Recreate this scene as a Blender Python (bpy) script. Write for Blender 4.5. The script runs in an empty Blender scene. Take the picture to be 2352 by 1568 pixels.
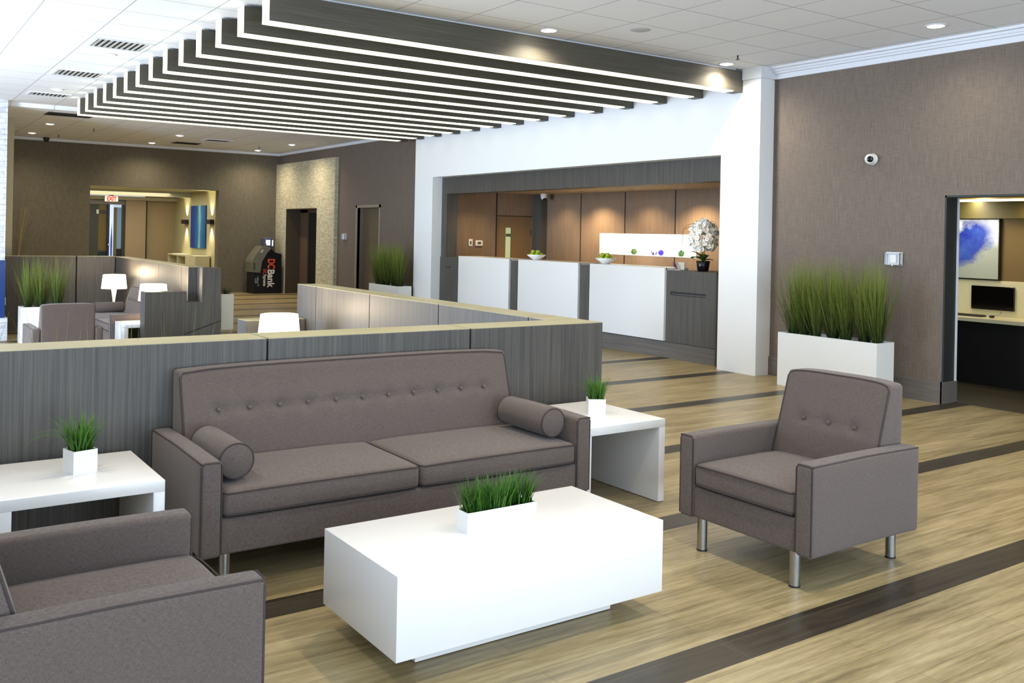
import bpy, bmesh, math, random
from mathutils import Vector, Matrix
R_ = random.Random(7)
PI = math.pi

# ------------------------------------------------------------------ camera
SC = bpy.context.scene
COL = SC.collection
F_PX, CY, YAW, ROLL, EYE = 2158.12, 537.76, 0.605, 0.020, 1.65
cd = bpy.data.cameras.new('camera'); cam = bpy.data.objects.new('camera', cd); COL.objects.link(cam)
cd.sensor_width = 36.0; cd.lens = F_PX / 2352 * 36.0
cd.shift_x = 0.0; cd.shift_y = -(784 - CY) / 2352
cd.clip_start = .05; cd.clip_end = 200
fw = Vector((math.sin(YAW), math.cos(YAW), 0)); rt = Vector((math.cos(YAW), -math.sin(YAW), 0)); up = Vector((0, 0, 1))
r3 = rt * math.cos(ROLL) + up * math.sin(ROLL); u3 = up * math.cos(ROLL) - rt * math.sin(ROLL)
cam.matrix_world = Matrix(((r3.x, u3.x, -fw.x, 0), (r3.y, u3.y, -fw.y, 0), (r3.z, u3.z, -fw.z, EYE), (0, 0, 0, 1)))
SC.camera = cam

# ------------------------------------------------------------------ world and daylight
w = bpy.data.worlds.new('World'); SC.world = w; w.use_nodes = True
w.node_tree.nodes['Background'].inputs[0].default_value = (.75, .87, 1, 1)
w.node_tree.nodes['Background'].inputs[1].default_value = .6

def area(name, loc, d, sx, sy, power, col):
    l = bpy.data.lights.new(name, 'AREA'); l.shape = 'RECTANGLE'; l.size = sx; l.size_y = sy; l.energy = power; l.color = col
    o = bpy.data.objects.new(name, l); COL.objects.link(o); o.location = loc
    o.rotation_euler = Vector(d).to_track_quat('-Z', 'Z').to_euler()
    return o
# daylight falling through the window wall behind the camera and the windows of the left wall, plus an added ceiling fill
area('daylight_back', (2.4, -3.3, 1.75), (0, 1, 0.45), 10.5, 2.9, 215, (.72, .86, 1))
area('ceiling_fill_back', (2.4, -3.4, .55), (0, .55, 1), 10.5, .8, 470, (.72, .86, 1))  # added upward fill in the style of ground bounce, brightens the near ceiling
area('daylight_left', (-3.8, 11.6, 1.85), (1, 0, 0.22), 8.6, 2.9, 2250, (.68, .81, 1))

SC.view_settings.view_transform = 'Standard'
try: SC.view_settings.look = 'None'
except Exception: pass
SC.view_settings.gamma = 1; SC.view_settings.use_curve_mapping = False
SC.view_settings.exposure = 0.32
try:
    SC.cycles.max_bounces = 7; SC.cycles.diffuse_bounces = 5; SC.cycles.glossy_bounces = 3; SC.cycles.sample_clamp_indirect = 6
    SC.cycles.caustics_reflective = False; SC.cycles.caustics_refractive = False
    SC.cycles.use_denoising = True
except Exception: pass

# ------------------------------------------------------------------ materials
def lin(r, g, b):
    f = lambda c: (c / 255 / 12.92) if c / 255 <= .04045 else ((c / 255 + .055) / 1.055) ** 2.4
    return (f(r), f(g), f(b), 1)

class NT:
    def __init__(s, name):
        s.m = bpy.data.materials.new(name); s.m.use_nodes = True; s.t = s.m.node_tree
        s.b = s.t.nodes['Principled BSDF']; s.tc = None
    def n(s, typ, **k):
        x = s.t.nodes.new(typ)
        for a, v in k.items(): setattr(x, a, v)
        return x
    def l(s, a, b): s.t.links.new(a, b)
    def obj(s, sc):
        if s.tc is None: s.tc = s.n('ShaderNodeTexCoord')
        mp = s.n('ShaderNodeMapping'); mp.inputs['Scale'].default_value = sc
        s.l(s.tc.outputs['Object'], mp.inputs['Vector']); return mp.outputs[0]
    def noise(s, vec, scale=5, detail=4, rough=.6):
        x = s.n('ShaderNodeTexNoise'); x.inputs['Scale'].default_value = scale; x.inputs['Detail'].default_value = detail
        x.inputs['Roughness'].default_value = rough; s.l(vec, x.inputs['Vector']); return x.outputs[0]
    def ramp(s, f, *st):
        x = s.n('ShaderNodeValToRGB'); e = x.color_ramp.elements
        while len(e) < len(st): e.new(.5)
        for i, (p, c) in enumerate(st): e[i].position = p; e[i].color = c
        s.l(f, x.inputs[0]); return x.outputs[0]
    def mix(s, f, a, b, mode='MIX'):
        x = s.n('ShaderNodeMix', data_type='RGBA', blend_type=mode)
        for i, v in ((0, f), (6, a), (7, b)):
            if isinstance(v, (int, float)): x.inputs[i].default_value = v
            elif isinstance(v, tuple): x.inputs[i].default_value = v
            else: s.l(v, x.inputs[i])
        return x.outputs[2]
    def math(s, op, a, b=None, c=None):
        x = s.n('ShaderNodeMath', operation=op)
        for i, v in enumerate((a, b, c)):
            if v is None: continue
            if isinstance(v, (int, float)): x.inputs[i].default_value = v
            else: s.l(v, x.inputs[i])
        return x.outputs[0]
    def bump(s, h, strength=.3, dist=.01):
        x = s.n('ShaderNodeBump'); x.inputs['Strength'].default_value = strength; x.inputs['Distance'].default_value = dist
        s.l(h, x.inputs['Height']); s.l(x.outputs[0], s.b.inputs['Normal'])
    def col(s, c):
        if isinstance(c, tuple): s.b.inputs['Base Color'].default_value = c
        else: s.l(c, s.b.inputs['Base Color'])
    def set(s, rough=.5, metal=0, spec=.5):
        s.b.inputs['Roughness'].default_value = rough; s.b.inputs['Metallic'].default_value = metal
        s.b.inputs['Specular IOR Level'].default_value = spec
        return s

MC = {}
def plain(name, rgb, rough=.5, metal=0, spec=.5, var=.04):
    if name in MC: return MC[name]
    t = NT(name); c = lin(*rgb)
    f = t.noise(t.obj((1, 1, 1)), 18, 3)
    t.col(t.mix(f, tuple(v * (1 - var) for v in c[:3]) + (1,), tuple(min(1, v * (1 + var)) for v in c[:3]) + (1,)))
    t.set(rough, metal, spec); MC[name] = t.m; return t.m

def glow(name, rgb, strength):
    if name in MC: return MC[name]
    t = NT(name); t.col(lin(*rgb)); t.b.inputs['Emission Color'].default_value = lin(*rgb)
    t.b.inputs['Emission Strength'].default_value = strength; MC[name] = t.m; return t.m

def wood(name, dark, light, axis='z', rough=.5, fine=1.9):
    if name in MC: return MC[name]
    t = NT(name); s = [42 * fine] * 3; s['xyz'.index(axis)] = .9
    s2 = [130 * fine] * 3; s2['xyz'.index(axis)] = 2.2
    a = t.noise(t.obj(tuple(s)), 1, 5, .65); b = t.noise(t.obj(tuple(s2)), 1, 3, .7)
    big = t.noise(t.obj((1.2, 1.2, 1.2)), 1, 2)
    f = t.math('ADD', t.math('MULTIPLY', a, .55), t.math('MULTIPLY', b, .45))
    c = t.ramp(f, (.36, lin(*dark)), (.64, lin(*light)))
    c = t.mix(.35, c, t.ramp(big, (.3, (.62, .6, .58, 1)), (.7, (1, 1, 1, 1))), 'MULTIPLY')
    t.col(c); t.set(rough, 0, .4); t.bump(f, .12, .004); MC[name] = t.m; return t.m

def fabric():
    t = NT('grey_fabric')
    a = t.noise(t.obj((70, 70, 900)), 1, 3, .7); b = t.noise(t.obj((900, 900, 90)), 1, 2, .7); c = t.noise(t.obj((3, 3, 3)), 1, 3)
    f = t.math('ADD', t.math('MULTIPLY', a, .5), t.math('MULTIPLY', b, .5))
    col = t.ramp(f, (.36, lin(69, 61, 58)), (.64, lin(112, 100, 94)))
    col = t.mix(.25, col, t.ramp(c, (.3, (.8, .8, .8, 1)), (.7, (1, 1, 1, 1))), 'MULTIPLY')
    t.col(col); t.set(.92, 0, .2); t.b.inputs['Sheen Weight'].default_value = .15; t.bump(f, .25, .002)
    return t.m

def wallcover(name, dark, light):
    t = NT(name)
    a = t.noise(t.obj((170, 170, 5)), 1, 3, .7); b = t.noise(t.obj((9, 9, 160)), 1, 3, .7); c = t.noise(t.obj((.8, .8, .8)), 1, 2)
    f = t.math('ADD', t.math('MULTIPLY', a, .65), t.math('MULTIPLY', b, .35))
    col = t.ramp(f, (.35, lin(*dark)), (.65, lin(*light)))
    col = t.mix(.2, col, t.ramp(c, (.3, (.85, .83, .8, 1)), (.7, (1, 1, 1, 1))), 'MULTIPLY')
    t.col(col); t.set(.75, 0, .3); t.bump(f, .2, .003); return t.m

def floor_mat():
    t = NT('plank_floor')
    tc = t.n('ShaderNodeTexCoord'); t.tc = tc; sp = t.n('ShaderNodeSeparateXYZ'); t.l(tc.outputs['Object'], sp.inputs[0])
    br = t.n('ShaderNodeTexBrick'); br.offset = .37; br.offset_frequency = 2
    mp = t.n('ShaderNodeMapping'); mp.inputs['Location'].default_value = (.3, -.115 + 0, 0); t.l(tc.outputs['Object'], mp.inputs[0]); t.l(mp.outputs[0], br.inputs['Vector'])
    br.inputs['Scale'].default_value = 1; br.inputs['Brick Width'].default_value = 1.22; br.inputs['Row Height'].default_value = .1943
    br.inputs['Mortar Size'].default_value = .0012; br.inputs['Mortar Smooth'].default_value = .2; br.inputs['Bias'].default_value = 0
    br.inputs['Color1'].default_value = (0, 0, 0, 1); br.inputs['Color2'].default_value = (1, 1, 1, 1); br.inputs['Mortar'].default_value = (.4, .4, .4, 1)
    g = t.noise(t.obj((2.2, 34, 1)), 1, 5, .62); g2 = t.noise(t.obj((.9, 6, 1)), 1, 4, .6); g3 = t.noise(t.obj((14, 150, 1)), 1, 3, .6)
    f = t.math('ADD', t.math('ADD', t.math('MULTIPLY', g, .45), t.math('MULTIPLY', g2, .4)), t.math('MULTIPLY', g3, .15))
    base = t.ramp(f, (.38, lin(112, 99, 68)), (.5, lin(150, 134, 97)), (.62, lin(176, 160, 122)))
    base = t.mix(.22, base, t.ramp(br.outputs['Color'], (0, lin(185, 178, 165)), (1, lin(255, 252, 245))), 'MULTIPLY')
    dk = t.ramp(f, (.38, lin(32, 27, 19)), (.62, lin(64, 56, 43)))
    dk = t.mix(.3, dk, t.ramp(br.outputs['Color'], (0, lin(165, 158, 145)), (1, lin(255, 252, 245))), 'MULTIPLY')
    # dark accent plank once every seven rows, starting at y 2.486
    m = t.math('MODULO', t.math('ADD', sp.outputs['Y'], 27.2 - 2.486), 1.36)
    st = t.math('LESS_THAN', m, .1943)
    c = t.mix(st, base, dk)
    c = t.mix(br.outputs['Fac'], c, lin(96, 84, 60))
    t.col(c); t.set(.36, 0, .45)
    rg = t.math('ADD', .27, t.math('MULTIPLY', g2, .22)); t.l(rg, t.b.inputs['Roughness'])
    t.bump(f, .08, .003); return t.m

def ceiling_mat():
    t = NT('ceiling_tile')
    tc = t.n('ShaderNodeTexCoord'); t.tc = tc; sp = t.n('ShaderNodeSeparateXYZ'); t.l(tc.outputs['Object'], sp.inputs[0])
    def line(o, off, wd):
        m = t.math('MODULO', t.math('ADD', o, 41.0 * .683 - off), .683)
        return t.math('LESS_THAN', m, wd)
    k = t.math('MAXIMUM', line(sp.outputs['X'], 2.03, .012), line(sp.outputs['Y'], 4.815, .012))
    n = t.noise(t.obj((60, 60, 60)), 1, 4)
    c = t.mix(k, t.ramp(n, (.3, lin(232, 235, 242)), (.7, lin(242, 245, 251))), lin(176, 179, 186))
    t.col(c); t.set(.85, 0, .2); t.bump(t.math('SUBTRACT', t.math('MULTIPLY', n, .1), k), .4, .006); return t.m

def stone(name, a, b, c, sx=.16, sz=.035, flip=False):
    t = NT(name); tc = t.n('ShaderNodeTexCoord'); t.tc = tc; sp = t.n('ShaderNodeSeparateXYZ'); t.l(tc.outputs['Object'], sp.inputs[0])
    cb = t.n('ShaderNodeCombineXYZ'); t.l(t.math('ADD', sp.outputs['X'], sp.outputs['Y']), cb.inputs[0]); t.l(sp.outputs['Z'], cb.inputs[1])
    br = t.n('ShaderNodeTexBrick'); br.offset = .43; t.l(cb.outputs[0], br.inputs['Vector'])
    br.inputs['Scale'].default_value = 1; br.inputs['Brick Width'].default_value = sx; br.inputs['Row Height'].default_value = sz
    br.inputs['Mortar Size'].default_value = .004; br.inputs['Color1'].default_value = lin(*a); br.inputs['Color2'].default_value = lin(*b); br.inputs['Mortar'].default_value = lin(*c)
    n = t.noise(t.obj((9, 9, 26)), 1, 5, .7)
    col = t.mix(.5, br.outputs['Color'], t.ramp(n, (.35, lin(*c)), (.6, lin(*b))))
    t.col(col); t.set(.85, 0, .2)
    t.bump(t.math('ADD', t.math('MULTIPLY', n, .8), t.math('SUBTRACT', 1, br.outputs['Fac'])), .9, .025); return t.m

def art(name, kind):
    t = NT(name); v = t.obj((1, 1, 1)); sp = t.n('ShaderNodeSeparateXYZ'); t.l(t.tc.outputs['Object'], sp.inputs[0])
    if kind == 'blotch':          # object coords: y across, z up, origin at centre
        n = t.noise(t.obj((4, 4, 4)), 1, 5, .65)
        yy = t.math('ADD', sp.outputs['Y'], t.math('MULTIPLY', t.math('SUBTRACT', n, .5), .35)); zz = t.math('ADD', sp.outputs['Z'], t.math('MULTIPLY', t.math('SUBTRACT', n, .5), .3))
        ax = t.math('ADD', yy, t.math('MULTIPLY', zz, .45))
        d = t.math('ADD', t.math('POWER', t.math('DIVIDE', t.math('SUBTRACT', ax, -.14), .30), 2), t.math('POWER', t.math('DIVIDE', t.math('SUBTRACT', zz, .06), .33), 2))
        bg = t.ramp(t.math('ADD', sp.outputs['Z'], t.math('MULTIPLY', t.math('SUBTRACT', n, .5), .25)), (0, lin(165, 172, 160)), (.12, lin(215, 225, 245)), (.3, lin(245, 250, 255)))
        t.col(t.mix(t.ramp(d, (.35, (0, 0, 0, 1)), (1, (1, 1, 1, 1))), t.ramp(n, (.35, lin(28, 40, 150)), (.65, lin(70, 105, 190))), bg))
    else:
        n = t.noise(t.obj((1, 3, .6)), 2, 4, .6)
        f = t.math('ADD', sp.outputs['Y'], t.math('MULTIPLY', t.math('SUBTRACT', n, .5), .5))
        t.col(t.ramp(t.math('ADD', t.math('MULTIPLY', f, -.8), .5), (.2, lin(28, 60, 130)), (.5, lin(40, 100, 165)), (.62, lin(140, 195, 190)), (.75, lin(50, 120, 165)), (.95, lin(30, 80, 150))))
    t.set(.55, 0, .3); return t.m

FAB = fabric(); FLOOR = floor_mat(); CEIL = ceiling_mat()
WALLC = wallcover('brown_wall_covering', (98, 88, 80), (128, 116, 106))
WALLF = wallcover('dark_wall_covering', (85, 80, 69), (120, 113, 98))
GREYW = wood('grey_laminate', (59, 58, 56), (98, 94, 89))
GREYX = wood('grey_laminate_across', (74, 72, 70), (108, 104, 98), 'x')
GREYY = wood('grey_laminate_lengthwise', (82, 79, 76), (116, 110, 104), 'y')
BROWNW = wood('brown_laminate', (112, 94, 78), (152, 130, 108))
WHITE = plain('white_lacquer', (224, 223, 222), .28, 0, .5, .01)
WPAINT = plain('white_paint', (238, 240, 243), .6, 0, .3, .01)
WPLANT = plain('white_planter', (232, 233, 232), .4, 0, .4, .01)
WTRIM = plain('white_trim', (222, 226, 234), .5, 0, .3, .01)
BLACK = plain('black_plastic', (18, 18, 20), .4)
SEAM = plain('black_seam', (14, 15, 17), .8)
CHROME = plain('brushed_chrome', (175, 178, 180), .25, 1, .5, .02)
GRASS = None
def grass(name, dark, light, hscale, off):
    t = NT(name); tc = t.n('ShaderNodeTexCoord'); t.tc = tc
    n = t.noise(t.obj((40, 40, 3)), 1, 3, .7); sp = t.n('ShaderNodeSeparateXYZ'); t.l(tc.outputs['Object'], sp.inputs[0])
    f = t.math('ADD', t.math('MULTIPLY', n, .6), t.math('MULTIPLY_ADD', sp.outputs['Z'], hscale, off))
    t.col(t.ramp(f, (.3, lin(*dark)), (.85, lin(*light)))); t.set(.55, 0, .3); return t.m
GR_S = grass('short_grass', (16, 54, 10), (88, 142, 36), 1.7, -.04)
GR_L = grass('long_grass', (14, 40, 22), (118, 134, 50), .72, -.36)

# ------------------------------------------------------------------ mesh helpers
class MB:
    def __init__(s): s.v = []; s.f = []; s.sm = []
    def add(s, vs, fs, smooth=False):
        o = len(s.v); s.v += [tuple(v) for v in vs]; s.f += [tuple(i + o for i in f) for f in fs]; s.sm += [smooth] * len(fs); return s
    def box(s, x0, y0, z0, x1, y1, z1):
        vs = [(x, y, z) for z in (z0, z1) for y in (y0, y1) for x in (x0, x1)]
        return s.add(vs, [(0, 2, 3, 1), (4, 5, 7, 6), (0, 1, 5, 4), (2, 6, 7, 3), (0, 4, 6, 2), (1, 3, 7, 5)])
    def rbox(s, x0, y0, z0, x1, y1, z1, r=.01, n=(1, 1, 1), fn=None, seg=3):
        C = [(x0 + x1) / 2, (y0 + y1) / 2, (z0 + z1) / 2]; Hh = [abs(x1 - x0) / 2, abs(y1 - y0) / 2, abs(z1 - z0) / 2]
        r = min(r, min(Hh) * .98)
        ax = []
        for i in range(3):
            h = Hh[i]; e = [h - r + r * math.tan(PI / 4 * k / seg) for k in range(seg + 1)]
            m = [-(h - r) + 2 * (h - r) * k / n[i] for k in range(n[i] + 1)]
            ax.append([-x for x in reversed(e)] + m[1:-1] + e)
        vid = {}; vs = []; fs = []
        def P(p):
            key = tuple(round(q, 6) for q in p)
            if key in vid: return vid[key]
            c = [max(-(Hh[i] - r), min(Hh[i] - r, p[i])) for i in range(3)]
            d = Vector([p[i] - c[i] for i in range(3)])
            if d.length > 1e-9: d = d.normalized() * r
            q = (C[0] + c[0] + d[0], C[1] + c[1] + d[1], C[2] + c[2] + d[2])
            if fn: q = fn(*q)
            vid[key] = len(vs); vs.append(q); return vid[key]
        for a in range(3):
            b, c = (a + 1) % 3, (a + 2) % 3
            for sg in (-1, 1):
                A, B = ax[b], ax[c]
                for i in range(len(A) - 1):
                    for j in range(len(B) - 1):
                        q = []
                        for (ii, jj) in ((i, j), (i + 1, j), (i + 1, j + 1), (i, j + 1)):
                            p = [0, 0, 0]; p[a] = sg * Hh[a]; p[b] = A[ii]; p[c] = B[jj]; q.append(P(p))
                        fs.append(tuple(q if sg > 0 else q[::-1]))
        return s.add(vs, fs, True)
    def prism(s, prof, a0, a1, axis='y'):
        n = len(prof)
        def mk(p, a): return {'y': (p[0], a, p[1]), 'x': (a, p[0], p[1]), 'z': (p[0], p[1], a)}[axis]
        vs = [mk(p, a0) for p in prof] + [mk(p, a1) for p in prof]
        fs = [tuple(range(n)), tuple(range(2 * n - 1, n - 1, -1))] + [(i, i + n, (i + 1) % n + n, (i + 1) % n) for i in range(n)]
        return s.add(vs, fs)
    def lathe(s, prof, c=(0, 0, 0), n=24, axis='z', smooth=True):
        vs = []; m = len(prof)
        for k in range(n):
            a = 2 * PI * k / n
            for r, h in prof:
                p = (r * math.cos(a), r * math.sin(a), h)
                if axis == 'x': p = (h, p[0], p[1])
                if axis == 'y': p = (p[0], h, p[1])
                vs.append((c[0] + p[0], c[1] + p[1], c[2] + p[2]))
        fs = []
        for k in range(n):
            k2 = (k + 1) % n
            for i in range(m - 1): fs.append((k * m + i, k2 * m + i, k2 * m + i + 1, k * m + i + 1))
        return s.add(vs, fs, smooth)
    def cyl(s, c, r, h, n=20, axis='z', r2=None):
        r2 = r if r2 is None else r2
        return s.lathe([(0, 0), (r, 0)], c, n, axis, False).lathe([(r, 0), (r2, h)], c, n, axis).lathe([(r2, h), (0, h)], c, n, axis, False)
    def ball(s, c, r, n=14, sq=1):
        return s.lathe([(r * math.sin(PI * i / n), -r * sq * math.cos(PI * i / n)) for i in range(n + 1)], c, n * 2 - 4)
    def tube(s, path, r, n=6, closed=False):
        P = [Vector(p) for p in path]; vs = []; m = len(P)
        for i, p in enumerate(P):
            a = P[i - 1] if (i > 0 or closed) else p; b = P[(i + 1) % m] if (i < m - 1 or closed) else p
            t = (b - a).normalized(); u = t.cross(Vector((0, 0, 1)))
            if u.length < .05: u = t.cross(Vector((0, 1, 0)))
            u.normalize(); v = t.cross(u)
            rr = r[i] if isinstance(r, (list, tuple)) else r
            for k in range(n): vs.append(p + (u * math.cos(2 * PI * k / n) + v * math.sin(2 * PI * k / n)) * rr)
        fs = []
        for i in range(m if closed else m - 1):
            j = (i + 1) % m
            for k in range(n): fs.append((i * n + k, i * n + (k + 1) % n, j * n + (k + 1) % n, j * n + k))
        return s.add(vs, fs, True)
    def blade(s, base, az, ln, wd, lean, curl, seg=4):
        d = Vector((math.cos(az), math.sin(az), 0)); sd = Vector((-d.y, d.x, 0)); p = Vector(base); vs = []; th = lean
        for i in range(seg + 1):
            w_ = wd * (1 - (i / seg) ** 1.6) * .5 + .0003
            vs += [p - sd * w_, p + sd * w_]
            p = p + (d * math.sin(th) + Vector((0, 0, 1)) * math.cos(th)) * (ln / seg); th += curl / seg
        return s.add(vs, [(2 * i, 2 * i + 1, 2 * i + 3, 2 * i + 2) for i in range(seg)], True)
    def build(s, name, m, parent=None, loc=None):
        me = bpy.data.meshes.new(name); me.from_pydata(s.v, [], s.f); me.update()
        me.polygons.foreach_set('use_smooth', s.sm)
        me.materials.append(m); o = bpy.data.objects.new(name, me); COL.objects.link(o)
        if parent is not None: o.parent = parent
        if loc is not None: o.location = loc
        return o

def tag(o, label=None, cat=None, group=None, kind=None):
    for k, v in (('label', label), ('category', cat), ('group', group), ('kind', kind)):
        if v: o[k] = v
    return o
def thing(name, loc, label, cat, group=None, rz=0):
    o = bpy.data.objects.new(name, None); COL.objects.link(o); o.location = loc; o.rotation_euler = (0, 0, rz); o.empty_display_size = .1
    return tag(o, label, cat, group)
def struct(name, mb, m): return tag(mb.build(name, m), kind='structure')
def copy_tree(o, parent=None):
    c = o.copy(); COL.objects.link(c)
    if parent is not None: c.parent = parent
    for ch in list(o.children): copy_tree(ch, c)
    return c
def slab(mb, axis, p0, p1, a0, a1, z0, z1, holes=()):
    """wall slab between planes p0,p1 on axis, spanning a0..a1 and z0..z1, with rectangular holes (a0,a1,z0,z1)"""
    A = sorted({a0, a1, *[min(max(v, a0), a1) for h in holes for v in h[:2]]}); Z = sorted({z0, z1, *[min(max(v, z0), z1) for h in holes for v in h[2:]]})
    for i in range(len(A) - 1):
        for j in range(len(Z) - 1):
            ca, cz = (A[i] + A[i + 1]) / 2, (Z[j] + Z[j + 1]) / 2
            if any(h[0] < ca < h[1] and h[2] < cz < h[3] for h in holes): continue
            if axis == 'x': mb.box(p0, A[i], Z[j], p1, A[i + 1], Z[j + 1])
            elif axis == 'y': mb.box(A[i], p0, Z[j], A[i + 1], p1, Z[j + 1])
            else: mb.box(A[i], Z[j], p0, A[i + 1], Z[j + 1], p1)
    return mb
def text(name, s, size, m, parent, mat, extrude=.004, sx=1.0, bold=0.0):
    cu = bpy.data.curves.new(name, 'FONT'); cu.body = s; cu.size = size; cu.extrude = extrude; cu.align_x = 'LEFT'; cu.offset = bold
    o = bpy.data.objects.new(name, cu); COL.objects.link(o)
    dg = bpy.context.evaluated_depsgraph_get(); me = bpy.data.meshes.new_from_object(o.evaluated_get(dg)); me.name = name
    bpy.data.objects.remove(o)
    me.transform(mat @ Matrix.Diagonal((sx, 1, 1, 1))); me.materials.clear(); me.materials.append(m)
    n = bpy.data.objects.new(name, me); COL.objects.link(n); n.parent = parent
    return n

# ------------------------------------------------------------------ dimensions of the hall
XR, XW, XL = 9.13, 8.88, -4.0
YB, YF = -3.6, 24.14
ZC = 3.73
SUNK = -.3

# floor: level floor and the sunken lounge behind the partition
fl = MB(); slab(fl, 'z', -.3, 0, XL - .2, 13.6, YB - .2, 32, [(XL - .2, 4.04, 5.2, 19.5)])
fl.box(XL - .2, 5.2, -.5, 4.04, 19.5, SUNK)
struct('floor', fl, FLOOR)
# ceiling: near part and, past the bulkhead, the slightly lower far part
struct('ceiling', MB().box(XL - .2, YB - .2, ZC, XR + .3, 18.0, ZC + .2), CEIL)
struct('ceiling_far', MB().box(XL - .2, 18.0, ZC - .07, XR + .3, YF + .1, ZC + .2), CEIL)
# walls
struct('wall_right', slab(MB(), 'x', XR, XR + .2, YB, YF, 0, ZC, [(2.9, 5.407, 0, 2.135), (8.27, 15.58, 0, 2.71), (18.22, 19.30, 0, 2.17), (21.4, 23.4, 0, 2.19)]), WALLC)
struct('wall_far', slab(MB(), 'y', YF, YF + .25, -3, XR + .2, 0, ZC, [(4.45, 7.516, 0, 2.617)]), WALLF)
struct('wall_portal', slab(MB(), 'x', XW, XR, 7.63, 16.21, 0, ZC, [(8.25, 15.52, 0, 2.70)]), WPAINT)
struct('wall_back', slab(MB(), 'y', YB - .2, YB, XL, XR + .2, 0, ZC, [(-3, 7.8, .25, 3.3)]), WPAINT)
struct('wall_left', slab(MB(), 'x', XL - .2, XL, YB, 20, SUNK, ZC, [(7.2, 16.0, .35, 3.3)]), WPAINT)
struct('wall_return', MB().box(XL, 20.0, SUNK, 2.335, 20.2, ZC), plain('beige_paint', (190, 182, 155), .7))
# windows (daylight comes through them): frames only, glass panes in them
def window(n, axis, p, a0, a1, z0, z1, k):
    mb = MB(); gl = MB(); d = .05
    for i in range(k + 1):
        a = a0 + (a1 - a0) * i / k
        if axis == 'y': mb.box(a - d / 2, p, z0, a + d / 2, p + .1, z1)
        else: mb.box(p, a - d / 2, z0, p + .1, a + d / 2, z1)
    for z in (z0, z1 - d):
        if axis == 'y': mb.box(a0, p, z, a1, p + .1, z + d)
        else: mb.box(p, a0, z, p + .1, a1, z + d)
    struct('window_%d' % n, mb, WTRIM)
window(1, 'y', YB - .15, -3, 7.8, .25, 3.3, 7)
window(2, 'x', XL - .15, 7.2, 16.0, .35, 3.3, 6)

# crown trim in three steps along right and far walls
for n, (a, b) in enumerate(((YB, 7.63), (16.21, 18.0))):
    m = MB(); m.box(XR - .03, a, ZC - .136, XR, b, ZC); m.box(XR - .075, a, ZC - .078, XR - .03, b, ZC); m.box(XR - .10, a, ZC - .055, XR - .075, b, ZC); m.box(XR - .15, a, ZC - .028, XR - .10, b, ZC)
    if n == 0: m.box(XW - .03, 7.60, ZC - .136, XR, 7.63, ZC); m.box(XW - .03, 7.63, ZC - .136, XW, 7.9, ZC)
    struct('trim_%d' % (n + 1), m, WTRIM)
m = MB(); m.box(XR - .05, 18.0, ZC - .13, XR, YF, ZC - .07); m.box(2.3, YF - .05, ZC - .13, XR, YF, ZC - .07); struct('trim_3', m, WTRIM)
# baseboards
BASEM = wood('baseboard_laminate', (92, 88, 84), (124, 118, 112), 'y')
m = MB(); m.box(XR - .02, 5.39, 0, XR, 7.63, .224); m.box(XR - .02, 5.387, 0, XR + .26, 5.407, .224); struct('baseboard_right', m, BASEM)
struct('baseboard_far', MB().box(XR - .02, 16.21, 0, XR, 18.1, .2), BASEM)
# bright metal edge and dark lining of the doorway in the right wall
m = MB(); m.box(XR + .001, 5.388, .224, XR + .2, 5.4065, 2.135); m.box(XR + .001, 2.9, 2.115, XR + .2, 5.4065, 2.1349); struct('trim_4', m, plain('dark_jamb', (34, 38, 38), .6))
struct('trim_5', MB().box(XR + .2, 5.37, .224, XR + .215, 5.407, 2.12), plain('pale_edge', (225, 232, 240), .4))

# ------------------------------------------------------------------ wooden ceiling fins with LED edges
YS = [8.07 + .664 * i for i in range(14)]
LED = glow('led_strip', (255, 250, 205), 1.5)
FINW = wood('fin_laminate', (70, 67, 60), (102, 98, 88), 'x')
ordn = ['first', 'second', 'third', 'fourth', 'fifth', 'sixth', 'seventh', 'eighth', 'ninth', 'tenth', 'eleventh', 'twelfth', 'thirteenth', 'last']
BX0, BX1, BZ = 2.86, XW, 3.448
fin = None
for i in range(14):
    lab = ('dark wood ceiling fin edged with light, the ' + ordn[i] + (' and nearest of fourteen' if i == 0 else ' and farthest of fourteen' if i == 13 else ' of fourteen from the front'))
    if fin is None:
        fin = thing('ceiling_fin', (BX0, YS[0] - .16, BZ), lab, 'ceiling beam', 'lit wooden ceiling fins')
        L = BX1 - BX0
        MB().box(.012, 0, .012, L - .16, .16, .262).box(L - .16, 0, .0, L - .003, .16, .262).build('wood_body', FINW, fin)
        m = MB(); m.box(0, .008, 0, L - .16, .152, .012); m.box(0, .008, .012, .012, .152, .262); m.build('light_strip', LED, fin)
        m = MB(); m.box(.3, .03, .262, L - .1, .13, ZC - BZ - .0); m.build('hanger_rail', WTRIM, fin)
        FIN = fin
    else:
        c = copy_tree(FIN); c.location = (BX0, YS[i] - .16, BZ); c['label'] = lab

# ------------------------------------------------------------------ recessed ceiling lights
LENS = glow('lamp_lens', (255, 246, 226), 30)
def downlight(x, y, z, power, label, group, col=(1, .88, .70), size=2.65, proto={}):
    o = thing('ceiling_light', (x, y, z), label, 'ceiling light', group)
    if 'a' not in proto:
        a = MB().lathe([(.075, -.002), (.079, -.010), (.098, -.007), (.102, 0), (.075, .0)], n=28).build('trim_ring', WTRIM, o)
        b = MB().lathe([(0, -.02), (.03, -.018), (.058, -.011), (.075, -.002)], n=28).build('lens', LENS, o); proto['a'] = (a, b)
    else:
        for q in proto['a']: c = q.copy(); COL.objects.link(c); c.parent = o
    l = bpy.data.lights.new('spot', 'SPOT'); l.energy = power; l.color = col; l.spot_size = size; l.spot_blend = 1.0; l.shadow_soft_size = .05
    lo = bpy.data.objects.new('spot', l); COL.objects.link(lo); lo.parent = o; lo.location = (0, 0, -.03)
    return o
G1 = 'recessed lights of the near ceiling'
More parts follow.
